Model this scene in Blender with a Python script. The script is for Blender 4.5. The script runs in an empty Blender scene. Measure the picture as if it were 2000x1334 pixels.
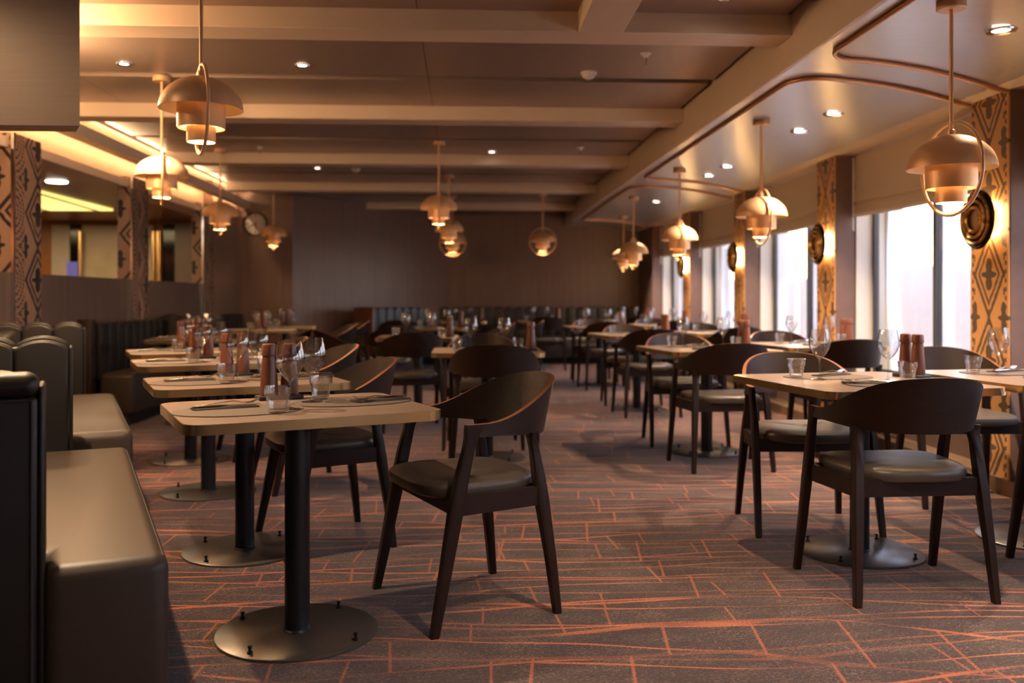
import bpy, bmesh, math, random
from mathutils import Vector, Matrix
R = math.radians
PI = math.pi
random.seed(7)
sc = bpy.context.scene
COL = sc.collection

# ------------------------------------------------------------------ materials
class Nd:
    """tiny expression helper for shader math"""
    def __init__(s, nt, sock): s.nt = nt; s.s = sock
    def _m(s, op, *a):
        n = s.nt.nodes.new('ShaderNodeMath'); n.operation = op
        for i, v in enumerate((s,) + a):
            if isinstance(v, Nd): s.nt.links.new(v.s, n.inputs[i])
            else: n.inputs[i].default_value = v
        return Nd(s.nt, n.outputs[0])
    def __add__(s, o): return s._m('ADD', o)
    def __sub__(s, o): return s._m('SUBTRACT', o)
    def __mul__(s, o): return s._m('MULTIPLY', o)
    def __truediv__(s, o): return s._m('DIVIDE', o)
    def abs(s): return s._m('ABSOLUTE')
    def fract(s): return s._m('FRACT')
    def floor(s): return s._m('FLOOR')
    def sin(s): return s._m('SINE')
    def sqrt(s): return s._m('SQRT')
    def lt(s, o): return s._m('LESS_THAN', o)
    def gt(s, o): return s._m('GREATER_THAN', o)
    def max(s, o): return s._m('MAXIMUM', o)
    def min(s, o): return s._m('MINIMUM', o)
    def clamp(s): return s._m('MAXIMUM', 0.0)._m('MINIMUM', 1.0)
    def step(s, e, w):            # 1 below e, smooth over w
        return ((s * -1.0 + e) / w + 0.5).clamp()

def new_mat(name):
    m = bpy.data.materials.new(name); m.use_nodes = True
    nt = m.node_tree
    return m, nt, nt.nodes['Principled BSDF']

def coords(nt, kind='Object'):
    tc = nt.nodes.new('ShaderNodeTexCoord')
    sp = nt.nodes.new('ShaderNodeSeparateXYZ')
    nt.links.new(tc.outputs[kind], sp.inputs[0])
    return tc.outputs[kind], Nd(nt, sp.outputs[0]), Nd(nt, sp.outputs[1]), Nd(nt, sp.outputs[2])

def mapping(nt, vec, scale=(1, 1, 1), rot=(0, 0, 0), loc=(0, 0, 0)):
    n = nt.nodes.new('ShaderNodeMapping'); nt.links.new(vec, n.inputs[0])
    n.inputs['Scale'].default_value = scale; n.inputs['Rotation'].default_value = rot
    n.inputs['Location'].default_value = loc
    return n.outputs[0]

def noise(nt, vec, scale=5, detail=3, rough=.5, dist=0):
    n = nt.nodes.new('ShaderNodeTexNoise'); nt.links.new(vec, n.inputs['Vector'])
    n.inputs['Scale'].default_value = scale; n.inputs['Detail'].default_value = detail
    n.inputs['Roughness'].default_value = rough; n.inputs['Distortion'].default_value = dist
    return Nd(nt, n.outputs['Fac'])

def wnoise(nt, x):
    n = nt.nodes.new('ShaderNodeTexWhiteNoise'); n.noise_dimensions = '1D'
    nt.links.new(x.s, n.inputs['W']); return Nd(nt, n.outputs['Value'])

def mixc(nt, f, a, b):
    n = nt.nodes.new('ShaderNodeMix'); n.data_type = 'RGBA'
    if isinstance(f, Nd): nt.links.new(f.s, n.inputs[0])
    else: n.inputs[0].default_value = f
    for i, c in ((6, a), (7, b)):
        if hasattr(c, 'is_linked') or hasattr(c, 'links'): nt.links.new(c, n.inputs[i])
        else: n.inputs[i].default_value = (*c, 1)
    return n.outputs[2]

def setp(b, color=None, rough=None, metal=None, **k):
    if color is not None: b.inputs['Base Color'].default_value = (*color, 1)
    if rough is not None: b.inputs['Roughness'].default_value = rough
    if metal is not None: b.inputs['Metallic'].default_value = metal
    for kk, v in k.items(): b.inputs[kk.replace('_', ' ')].default_value = v

def bump(nt, b, h, strength=.2, dist=.01):
    n = nt.nodes.new('ShaderNodeBump'); nt.links.new(h.s, n.inputs['Height'])
    n.inputs['Strength'].default_value = strength; n.inputs['Distance'].default_value = dist
    nt.links.new(n.outputs[0], b.inputs['Normal'])

def simple(name, color, rough=.5, metal=0, var=.12, scale=8, stretch=(1, 1, 1), bmp=0, **k):
    m, nt, b = new_mat(name)
    setp(b, color, rough, metal, **k)
    v, x, y, z = coords(nt)
    n = noise(nt, mapping(nt, v, stretch), scale, 4)
    dk = tuple(c * (1 - var) for c in color); lt = tuple(min(1, c * (1 + var)) for c in color)
    nt.links.new(mixc(nt, n, dk, lt), b.inputs['Base Color'])
    if bmp: bump(nt, b, n, bmp, .005)
    return m

def emis(name, color, strength):
    m, nt, b = new_mat(name)
    setp(b, (0, 0, 0), .5)
    b.inputs['Emission Color'].default_value = (*color, 1); b.inputs['Emission Strength'].default_value = strength
    return m

def wood(name, dark, light, rough=.38, scale=18, stretch=(1, 12, 12), coat=.15, bmp=.12, spec=.5):
    m, nt, b = new_mat(name)
    v, x, y, z = coords(nt)
    mv = mapping(nt, v, stretch)
    n = noise(nt, mv, scale * .35, 5, .6, 1.2); n2 = noise(nt, mv, scale * 1.7, 4, .6, .6)
    f = (n * .65 + n2 * .5 - .2)._m('MAXIMUM', 0.0)._m('MINIMUM', 1.0)
    nt.links.new(mixc(nt, f, dark, light), b.inputs['Base Color'])
    setp(b, None, rough, 0, Coat_Weight=coat, Coat_Roughness=.3, Specular_IOR_Level=spec)
    bump(nt, b, n2, bmp, .002)
    return m

M = {}
M['chair_wood'] = wood('stained_oak', (.006, .003, .0024), (.034, .014, .009), .40, 16, (3, 3, 26), .03, .5, .30)
M['ply_edge'] = simple('plywood_edge', (.26, .10, .048), .38, 0, .25, 40)
M['leg_wood'] = wood('stained_oak_leg', (.007, .0036, .003), (.024, .010, .007), .40, 14, (22, 22, 2), .03, .2, .30)
M['brass'] = simple('brushed_brass', (.88, .62, .30), .19, .93, .05, 3, (1, 1, 60))
M['top'] = simple('stone_laminate', (.235, .172, .138), .32, 0, .30, 9)
M['underside'] = simple('table_underside', (.02, .018, .016), .6)
M['pedestal'] = simple('black_steel', (.018, .02, .024), .38, .4, .1, 20)
M['plate'] = simple('base_plate_steel', (.17, .17, .175), .30, .8, .15, 60, (1, 1, 1), .03)
M['bolt'] = simple('black_bolt', (.02, .02, .02), .4, .6)
M['seat'] = simple('seat_leather', (.060, .050, .043), .40, 0, .15, 260, (1, 1, 1), .05)
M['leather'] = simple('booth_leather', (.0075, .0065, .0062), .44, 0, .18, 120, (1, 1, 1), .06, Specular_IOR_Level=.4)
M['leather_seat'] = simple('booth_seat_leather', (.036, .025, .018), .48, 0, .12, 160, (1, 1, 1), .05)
M['piping'] = simple('leather_piping', (.02, .017, .016), .5)
M['mat'] = simple('placemat_leather', (.125, .100, .084), .5, 0, .08, 200, (1, 1, 1), .03)
M['mat_edge'] = simple('placemat_edge', (.03, .012, .01), .6)
M['napkin'] = simple('napkin_paper', (.055, .042, .042), .8, 0, .1, 60)
M['steel'] = simple('cutlery_steel', (.72, .68, .64), .16, 1, .03)
M['mill'] = wood('mill_walnut', (.085, .026, .014), (.20, .07, .038), .35, 14, (14, 14, 2), .3, .05)
M['tray'] = simple('mill_tray_slate', (.02, .018, .018), .45)
M['gold'] = simple('pendant_satin_gold', (.80, .50, .28), .42, .35, .06, 30)
M['gold_in'] = simple('pendant_inner_white', (.80, .66, .48), .5, 0, .03)
M['copper'] = simple('copper_rail', (.62, .33, .17), .33, .85, .08, 12)
M['cream'] = simple('cream_beam_panel', (.74, .60, .46), .42, .08, .05, 2)
M['bulk'] = simple('brushed_bulkhead', (.50, .38, .29), .45, .2, .10, 3, (1, 1, 30))
M['darkvoid'] = simple('void_black', (.004, .004, .004), .9)
M['brown_side'] = simple('pillar_suede_brown', (.14, .085, .07), .7, 0, .16, 14)
M['wallpanel'] = simple('lower_wall_brown', (.075, .045, .038), .6, 0, .12, 8)
M['reveal'] = simple('window_reveal_white', (.66, .62, .56), .5, 0, .04)
M['hull'] = simple('hull_paint_white', (.84, .89, .96), .5, 0, .04)
M['frame'] = simple('window_frame_dark', (.045, .045, .05), .4, .3)
M['bronze'] = simple('bronze_trim', (.28, .19, .12), .35, .7)
M['chrome'] = simple('polished_strip', (.75, .76, .8), .14, 1, .02)
M['white_plastic'] = simple('white_plastic', (.75, .72, .68), .4)
M['blackp'] = simple('black_plastic', (.012, .012, .012), .4)
M['orange_wood'] = wood('orange_wood', (.30, .10, .03), (.46, .17, .06), .35, 8, (10, 10, 1), .3)
M['marble'] = simple('beige_marble', (.55, .44, .30), .3, 0, .25, 4)
M['cabinet_white'] = simple('pale_panel', (.58, .50, .42), .4)
M['dark_glass'] = simple('dark_glass', (.006, .006, .01), .08)
M['steel_soffit'] = simple('lobby_ceiling_copper', (.36, .21, .12), .35, .3, .06, 3)
M['bulb'] = emis('bulb_glow', (1, .62, .27), 16)
M['lamp_disc'] = emis('downlight_glow', (1, .82, .6), 14)
M['cove'] = emis('cove_strip_glow', (1, .66, .36), 9)
M['hull_far'] = simple('bulwark_paint', (.80, .74, .70), .6, 0, .2, 3, (1, 1, .2))
M['rubber'] = simple('rubber_base', (.01, .01, .01), .8)
M['dial'] = simple('clock_dial', (.72, .68, .62), .5)

def mat_glass(name, tint, fr=.045, edge=.25):
    m, nt, b = new_mat(name); nt.nodes.remove(b)
    out = nt.nodes['Material Output']
    t = nt.nodes.new('ShaderNodeBsdfTransparent'); g = nt.nodes.new('ShaderNodeBsdfGlossy')
    g.inputs['Roughness'].default_value = .02
    lw = nt.nodes.new('ShaderNodeLayerWeight'); lw.inputs['Blend'].default_value = .5
    f = Nd(nt, lw.outputs['Facing'])
    nt.links.new(mixc(nt, (f * f * f), tint, tuple(c * edge for c in tint)), t.inputs[0])
    mx = nt.nodes.new('ShaderNodeMixShader')
    k = f * f * f * f * .95 + fr
    nt.links.new(k.clamp().s, mx.inputs[0]); nt.links.new(t.outputs[0], mx.inputs[1]); nt.links.new(g.outputs[0], mx.inputs[2])
    nt.links.new(mx.outputs[0], out.inputs[0])
    return m
M['glass'] = mat_glass('drinking_glass', (.97, .97, .97), .10, .38)
M['tumbler'] = mat_glass('tumbler_glass', (.95, .95, .95), .15, .4)
M['pane'] = mat_glass('window_glass', (.98, .985, .99), .02, .97)

def mat_carpet():
    m, nt, b = new_mat('woven_carpet')
    v, x, y, z = coords(nt)
    fine = noise(nt, mapping(nt, v, (62, 150, 1)), 1, 2, .75)
    fine2 = noise(nt, mapping(nt, v, (170, 120, 1)), 1, 2, .7)
    big = noise(nt, v, 2.2, 3)
    big2 = noise(nt, mapping(nt, v, (5, 11, 1)), 1, 3, .6)
    sp = (fine * .5 + fine2 * .5 + big * .10 + big2 * .22 - .675) * 11.0
    base = mixc(nt, sp.clamp(), (.020, .0088, .0068), (.135, .082, .066))
    rag = noise(nt, mapping(nt, v, (110, 110, 1)), 1, 3, .7) - .5
    total = None
    # three families of long wavy threads running across the room
    for i, (fy, amp, rot, w, brk) in enumerate(((6.0, 3.4, 0.03, .030, .42), (4.5, 3.4, -.08, .028, .45), (3.6, 3.0, .12, .022, .46))):
        mv = mapping(nt, v, (.42, .9, 1), (0, 0, rot), (i * 3.7, i * 1.3, 0))
        s = nt.nodes.new('ShaderNodeSeparateXYZ'); nt.links.new(mapping(nt, v, (1, 1, 1), (0, 0, rot)), s.inputs[0])
        yy = Nd(nt, s.outputs[1]); xx = Nd(nt, s.outputs[0])
        wob = noise(nt, mv, 1.1, 2, .4)
        vv = yy * fy + wob * amp + i * .37
        d = (vv.fract() - .5).abs() + rag * .07
        wid = noise(nt, mapping(nt, v, (1.3, 4, 1), (0, 0, 0), (i * 9, 4, 0)), 1.5, 1) * .06 + (w - .025)
        ln = ((wid - d) / .012 + .5).clamp()
        gate = ((noise(nt, mapping(nt, v, (.9, 3, 1), (0, 0, 0), (i * 5, 2, 0)), 1.4, 2) - brk) * 9).clamp() * .72 + .28
        ln = ln * gate
        # short cross threads between two long ones
        cell = vv._m('ADD', .5).floor()
        rnd = wnoise(nt, cell * 7.13 + i * 3)
        xs = xx * (2.3 + .5 * i) + rnd * 9.0
        cd = (xs.fract() - .5).abs() + rag * .035
        on = wnoise(nt, xs.floor() * 3.7 + cell * 11.3).gt(.70)
        c2 = ((cd * -1.0 + (.009 + .004 * i)) / .012 + .5).clamp() * on * .7
        ln = ln.max(c2)
        total = ln if total is None else total.max(ln)
    f = total * (fine2 * 1.5 + .02)
    colr = mixc(nt, f.clamp(), base, (.36, .098, .036))
    nt.links.new(colr, b.inputs['Base Color'])
    setp(b, None, .95, 0, Specular_IOR_Level=.15, Sheen_Weight=.25, Sheen_Roughness=.5)
    bump(nt, b, fine + fine2, .5, .004)
    return m
M['carpet'] = mat_carpet()

def mat_veneer(name, a, c):
    m, nt, b = new_mat(name)
    v, x, y, z = coords(nt)
    n = noise(nt, mapping(nt, v, (26, 26, .5)), 1, 5, .65); n2 = noise(nt, mapping(nt, v, (110, 110, 1.2)), 1, 3, .6)
    nt.links.new(mixc(nt, (n * .7 + n2 * .6 - .25).clamp(), a, c), b.inputs['Base Color'])
    setp(b, None, .34, 0)
    bump(nt, b, n2, .12, .003)
    return m
M['veneer'] = mat_veneer('vertical_veneer', (.12, .069, .052), (.29, .185, .15))
M['veneer2'] = mat_veneer('grey_veneer', (.06, .042, .036), (.26, .18, .145))

def mat_ceiling(name, col, rough, metal, seam):
    m, nt, b = new_mat(name)
    v, x, y, z = coords(nt)
    n = noise(nt, mapping(nt, v, (2, 60, 1)), 1, 3)
    c = mixc(nt, n, tuple(k * .93 for k in col), tuple(min(1, k * 1.06) for k in col))
    if seam:
        d = ((x + .24) / 2.4 + .5).fract() - .5
        c2 = mixc(nt, (d.abs()).lt(.0011), c, (.03, .02, .018))
        c = c2
    nt.links.new(c, b.inputs['Base Color'])
    setp(b, None, rough, metal)
    return m
M['ceil'] = mat_ceiling('satin_ceiling_panel', (.40, .31, .26), .34, .55, True)
M['ceil_r'] = mat_ceiling('satin_silver_ceiling', (.60, .56, .53), .30, .72, False)

def mat_ikat(name, bg, fg, style):
    """woven diamond pattern; u across the face (x+y of object), v along z"""
    m, nt, b = new_mat(name)
    vv_, x, y, z = coords(nt)
    u = y if style == 0 else y
    wob = noise(nt, mapping(nt, vv_, (30, 30, 30)), 1, 1)
    rg = (wob - .5) * .012
    P = .50
    def ell(du, dv, a, c, cz, zz):           # 1 inside an ellipse
        q = ((du / a) * (du / a) + ((zz - cz) / c) * ((zz - cz) / c))
        return q.lt(1.0)
    def pattern(uu, W):
        zz = ((z / P).fract() - .5) * P + rg
        uu = uu + rg
        ua = uu.abs()
        d = ua / W + zz.abs() / (P * .5)               # diamond metric: 1 on the edge
        st = ((d - .98).abs().lt(.085)).max((d - .68).abs().lt(.065))
        # petals of a small cross
        res = st
        for (cu, cz, a, c) in ((0, .0, .062, .020), (0, .05, .026, .045), (0, -.05, .026, .045), (0, .0, .03, .034)):
            if cu == 0:
                res = res.max(ell(uu, zz, a * W / .12, c, cz, zz))
        side = (ua - W * .5).abs()
        res = res.max(ell(side - .012, zz, .018, .03, 0, zz) * 0.0)
        # medallions in the diamond tips
        z2 = (((z / P) + .5).fract() - .5) * P + rg
        us = (ua - W * .98).abs()
        # between diamonds: half crosses at the sides
        res = res.max(ell(us, z2, .055, .018, 0, z2)).max(ell(us, z2, .024, .042, .05, z2)).max(ell(us, z2, .024, .042, -.05, z2)).max(ell(us, z2, .03, .032, 0, z2))
        res = res.max(ell(uu, z2, .014, .05, 0, z2))
        return res, zz, ua
    if style == 0:
        W = .15
        res, zz, ua = pattern(u, W)
        # toothed borders
        tooth = ((z / .05).fract().lt(.5)) * (ua.gt(.158)) * (ua.lt(.176))
        step2 = (((z / .1).fract() - .5).abs().lt(.2)) * (ua.gt(.143)) * (ua.lt(.16))
        res = res.max(tooth).max(step2 * .9)
    else:
        W = .2
        res, zz, ua = pattern(u - .16, W)
        left = u.lt(-.06)
        # dashed arches on the left half
        zc = ((z / P).fract() - .5) * P
        rr = ((u + .20) * (u + .20) * 1.6 + zc * zc).sqrt()
        ring = (rr / .05).fract().lt(.45)
        dash = ((zc / .03) + (u * 6.0)).fract().lt(.72)
        res = res * (left * -1.0 + 1.0) + ring * dash * left
    nt.links.new(mixc(nt, res.clamp(), bg, fg), b.inputs['Base Color'])
    setp(b, None, .45, .15 if style == 0 else 0)
    return m
M['ikat'] = mat_ikat('gold_woven_pattern', (.60, .30, .11), (.11, .075, .05), 0)
M['ikat_dark'] = mat_ikat('dark_woven_pattern', (.30, .185, .13), (.014, .012, .017), 1)

def mat_blind():
    m, nt, b = new_mat('blind_linen')
    v, x, y, z = coords(nt)
    n = noise(nt, mapping(nt, v, (1, 60, 400)), 1, 3); n2 = noise(nt, mapping(nt, v, (1, 300, 20)), 1, 3)
    nt.links.new(mixc(nt, (n * .5 + n2 * .5), (.42, .33, .24), (.66, .54, .41)), b.inputs['Base Color'])
    setp(b, None, .8); bump(nt, b, n + n2, .3, .002)
    return m
M['blind'] = mat_blind()

def mat_sconce():
    m, nt, b = new_mat('hammered_antique_gold')
    v, x, y, z = coords(nt)
    n = noise(nt, v, 22, 5, .7)
    hi = ((x * -1.0 - .090) * 70.0).clamp()  # dark groove patina; ridge glints put into the gold by depth
    nt.links.new(mixc(nt, hi * ((n - .30) * 4).clamp(), (.030, .016, .008), (.95, .60, .20)), b.inputs['Base Color'])
    setp(b, None, .27, .85); bump(nt, b, n, .4, .005)
    return m
M['sconce'] = mat_sconce()

def mat_stained():
    m, nt, b = new_mat('stained_glass_light')
    v, x, y, z = coords(nt)
    f = ((x * 1.6 + y * .12).fract() - .5).abs().gt(.44)
    n = noise(nt, v, 1.5, 2)
    c = mixc(nt, n, (.75, .55, .10), (1.0, .85, .28))
    c = mixc(nt, f, c, (.16, .08, .02))
    setp(b, (0, 0, 0), .3)
    nt.links.new(c, b.inputs['Emission Color']); b.inputs['Emission Strength'].default_value = 1.1
    return m
M['stained'] = mat_stained()

# ------------------------------------------------------------------ mesh helpers
class G:
    def __init__(s): s.v = []; s.f = []; s.mi = []; s.sm = []
    def add(s, vs, fs, mi=0, smooth=False):
        o = len(s.v); s.v += [tuple(p) for p in vs]
        for f in fs: s.f.append([i + o for i in f]); s.mi.append(mi); s.sm.append(smooth)
        return s
    def box(s, x0, x1, y0, y1, z0, z1, mi=0):
        vs = [(x, y, z) for z in (z0, z1) for y in (y0, y1) for x in (x0, x1)]
        return s.add(vs, [(0, 2, 3, 1), (4, 5, 7, 6), (0, 1, 5, 4), (2, 6, 7, 3), (0, 4, 6, 2), (1, 3, 7, 5)], mi)
    def rbox(s, x0, x1, y0, y1, z0, z1, r=.01, seg=3, mi=0, mat=None):
        bm = bmesh.new(); bmesh.ops.create_cube(bm, size=1)
        for v in bm.verts:
            v.co = Vector(((x0 + x1) / 2 + v.co.x * (x1 - x0), (y0 + y1) / 2 + v.co.y * (y1 - y0), (z0 + z1) / 2 + v.co.z * (z1 - z0)))
        bmesh.ops.bevel(bm, geom=bm.edges[:], offset=r, segments=seg, affect='EDGES', profile=.5)
        if mat: bmesh.ops.transform(bm, matrix=mat, verts=bm.verts)
        return s.bm(bm, mi, True)
    def bm(s, bm, mi=0, smooth=True):
        bm.verts.index_update()
        s.add([v.co[:] for v in bm.verts], [[v.index for v in f.verts] for f in bm.faces], mi, smooth); bm.free(); return s
    def prism(s, poly, z0, z1, r=0, seg=3, mi=0, smooth=False, only_top=False):
        bm = bmesh.new()
        a = [bm.verts.new((x, y, z0)) for x, y in poly]; t = [bm.verts.new((x, y, z1)) for x, y in poly]
        n = len(poly)
        bm.faces.new(a[::-1]); bm.faces.new(t)
        for i in range(n): bm.faces.new((a[i], a[(i + 1) % n], t[(i + 1) % n], t[i]))
        bmesh.ops.recalc_face_normals(bm, faces=bm.faces[:])
        if r:
            es = [e for e in bm.edges if (not only_top) or (e.verts[0].co.z > z0 + 1e-5 or e.verts[1].co.z > z0 + 1e-5)]
            bmesh.ops.bevel(bm, geom=es, offset=r, segments=seg, affect='EDGES', profile=.5)
        return s.bm(bm, mi, smooth or bool(r))
    def lathe(s, prof, n=32, cx=0, cy=0, mi=0, smooth=True, cap=True):
        vs = []; fs = []
        for r, z in prof:
            for i in range(n):
                a = 2 * PI * i / n; vs.append((cx + r * math.cos(a), cy + r * math.sin(a), z))
        m = len(prof)
        for j in range(m - 1):
            for i in range(n):
                k = (i + 1) % n
                fs.append((j * n + i, j * n + k, (j + 1) * n + k, (j + 1) * n + i))
        if cap:
            if prof[0][0] > 1e-5: fs.append(tuple(range(n))[::-1])
            if prof[-1][0] > 1e-5: fs.append(tuple((m - 1) * n + i for i in range(n)))
        return s.add(vs, fs, mi, smooth)
    def tube(s, pts, r, n=10, mi=0, closed=False, cap=True):
        pts = [Vector(p) for p in pts]; N = len(pts); vs = []; fs = []
        up = None
        for i, p in enumerate(pts):
            if closed: d = pts[(i + 1) % N] - pts[i - 1]
            else: d = pts[min(i + 1, N - 1)] - pts[max(i - 1, 0)]
            d.normalize()
            if up is None: up = Vector((0, 0, 1)) if abs(d.z) < .9 else Vector((1, 0, 0))
            side = d.cross(up)
            if side.length < 1e-4: side = d.cross(Vector((0, 1, 0)))
            side.normalize(); up = side.cross(d).normalized()
            rr = r[i] if isinstance(r, (list, tuple)) else r
            for k in range(n):
                a = 2 * PI * k / n; vs.append(p + side * (rr * math.cos(a)) + up * (rr * math.sin(a)))
        for i in range(N if closed else N - 1):
            j = (i + 1) % N
            for k in range(n):
                l = (k + 1) % n; fs.append((i * n + k, i * n + l, j * n + l, j * n + k))
        if not closed and cap: fs.append(tuple(range(n))[::-1]); fs.append(tuple((N - 1) * n + k for k in range(n)))
        return s.add(vs, fs, mi, True)
    def loft(s, rings, mi=0, smooth=True, closed=False, caps=True):
        n = len(rings[0]); vs = [p for r in rings for p in r]; fs = []; N = len(rings)
        for i in range(N if closed else N - 1):
            j = (i + 1) % N
            for k in range(n):
                l = (k + 1) % n; fs.append((i * n + k, i * n + l, j * n + l, j * n + k))
        if caps and not closed: fs.append(tuple(range(n))[::-1]); fs.append(tuple((N - 1) * n + k for k in range(n)))
        return s.add(vs, fs, mi, smooth)
    def xf(s, mat):
        s.v = [tuple(mat @ Vector(p)) for p in s.v]; return s

def obj(name, g, mats, parent=None, loc=None, rotz=0, auto=True):
    me = bpy.data.meshes.new(name)
    me.from_pydata(g.v, [], g.f)
    if not isinstance(mats, (list, tuple)): mats = [mats]
    for m in mats: me.materials.append(M[m] if isinstance(m, str) else m)
    for p, mi, sm in zip(me.polygons, g.mi, g.sm): p.material_index = mi; p.use_smooth = sm
    bm = bmesh.new(); bm.from_mesh(me); bmesh.ops.recalc_face_normals(bm, faces=bm.faces[:]); bm.to_mesh(me); bm.free()
    if auto and any(g.sm):
        try: me.set_sharp_from_angle(angle=R(42))
        except Exception: pass
    o = bpy.data.objects.new(name, me); COL.objects.link(o)
    if parent: o.parent = parent
    if loc: o.location = loc
    o.rotation_euler.z = rotz
    return o

def tag(o, label=None, cat=None, group=None, kind=None):
    if label: o['label'] = label
    if cat: o['category'] = cat
    if group: o['group'] = group
    if kind: o['kind'] = kind
    return o
def thing(name, label, cat, loc=(0, 0, 0), rotz=0, group=None):
    o = bpy.data.objects.new(name, None); COL.objects.link(o); o.empty_display_size = .1
    o.location = loc; o.rotation_euler.z = rotz
    return tag(o, label, cat, group)
def struct(name, g, mats, label=None):
    o = obj(name, g, mats); o['kind'] = 'structure'
    if label: o['label'] = label
    return o
def kids(o): return KIDS.get(o.name, [])
KIDS = {}
def reg(root):
    """remember the children of a prototype, two levels"""
    for o in list(bpy.data.objects):
        if o.parent is not None: KIDS.setdefault(o.parent.name, [])
        if o.parent is not None and o not in KIDS[o.parent.name]: KIDS[o.parent.name].append(o)
used = set()
def place(proto, loc, rotz, label, group=None, cat=None):
    if proto.name not in used:
        used.add(proto.name); r = proto
        if proto.type == 'EMPTY': reg(proto)
    else:
        r = proto.copy(); COL.objects.link(r)
        for ch in KIDS.get(proto.name, []):
            c = ch.copy(); COL.objects.link(c); c.parent = r
            for g2 in KIDS.get(ch.name, []):
                d = g2.copy(); COL.objects.link(d); d.parent = c
    r.location = loc; r.rotation_euler = (0, 0, rotz)
    r['label'] = label
    if group: r['group'] = group
    if cat: r['category'] = cat
    return r

def rrect(w, h, r, n=6, cx=0, cy=0):
    pts = []
    for (sx, sy, a0) in ((1, 1, 0), (-1, 1, 90), (-1, -1, 180), (1, -1, 270)):
        for i in range(n + 1):
            a = R(a0 + 90 * i / n)
            pts.append((cx + sx * (w / 2 - r) + r * math.cos(a), cy + sy * (h / 2 - r) + r * math.sin(a)))
    return pts

# ------------------------------------------------------------------ camera
EYE, F, HY = 1.11, 1800.0, 583.0
th = math.atan(96 / 1800); CT, ST = math.cos(th), math.sin(th)
cd = bpy.data.cameras.new('camera'); cam = bpy.data.objects.new('camera', cd); COL.objects.link(cam)
cam.location = (0, 0, EYE); cam.rotation_euler = (R(90), 0, -th)
cd.sensor_width = 36; cd.sensor_fit = 'HORIZONTAL'; cd.lens = 36 * F / 2000; cd.shift_y = -(667 - HY) / 2000
cd.clip_start = .05; cd.clip_end = 500
cd.dof.use_dof = True; cd.dof.focus_distance = 3.2; cd.dof.aperture_fstop = 2.1
sc.camera = cam

# ------------------------------------------------------------------ room shell
XW, XR, XG = 3.07, 3.24, 3.39          # pillar face, bay face, glass
YF = 16.0
struct('floor', G().box(-8.6, 3.9, -5.0, YF + .3, -.1, 0), 'carpet')
# main ceiling: panels with dark air slots between
slots = [-5.1, -3.38, -.93, 1.52, 3.97, 6.42, 8.87, 11.32, 13.77, 16.3]
for a, b2 in zip(slots[:-1], slots[1:]):
    struct('ceiling', G().box(-3.1, 1.745, a + .06, b2 - .06, 2.64, 2.67), 'ceil')
struct('ceiling', G().box(-3.3, 1.776, -5.0, YF + .3, 2.75, 2.8), 'darkvoid')
tn = [0]
def trim(g, m, label=None):
    tn[0] += 1; return struct('trim_%d' % tn[0], g, m, label)
# cross beams
for y in (-4.9, -2.46, -.01, 2.44, 4.89, 7.35, 9.8, 12.25, 14.7):
    trim(G().rbox(-3.1, 1.776, y, y + .23, 2.53, 2.645, .004, 1), 'cream')
trim(G().rbox(.615, .855, -5.0, 4.89, 2.53, 2.645, .004, 1), 'cream')     # one beam running towards the camera
# side fascia where the lower window ceiling begins, and that ceiling
trim(G().box(1.776, 1.80, -5.0, YF, 2.375, 2.80), 'cream')
prof = [(1.80, 2.375), (2.0, 2.375), (2.3, 2.372), (2.5, 2.362), (2.7, 2.343), (2.85, 2.322), (2.98, 2.298)]
g = G(); vs = []
for x, z in prof: vs += [(x, -5.0, z), (x, YF, z)]
up = [(x, y, z + .1) for x, y, z in vs]
n = len(prof)
fs = [(2 * i, 2 * i + 1, 2 * i + 3, 2 * i + 2) for i in range(n - 1)]
g.add(vs + up, fs + [tuple(2 * n + k for k in f) for f in fs] + [tuple([2 * i for i in range(n)] + [2 * n + 2 * i for i in range(n - 1, -1, -1)])] +
      [tuple([2 * i + 1 for i in range(n)] + [2 * n + 2 * i + 1 for i in range(n - 1, -1, -1)])] + [(0, 1, 2 * n + 1, 2 * n), (2 * n - 2, 2 * n - 1, 4 * n - 1, 4 * n - 2)], 0, True)
struct('ceiling', g, 'ceil_r')
trim(G().prism([(2.98, 2.298), (3.07, 2.285), (3.42, 2.30), (3.42, 2.5), (2.98, 2.5)], -5.0, YF, 0).xf(Matrix(((1, 0, 0, 0), (0, 0, 1, 0), (0, 1, 0, 0), (0, 0, 0, 1)))), 'cream')

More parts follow.
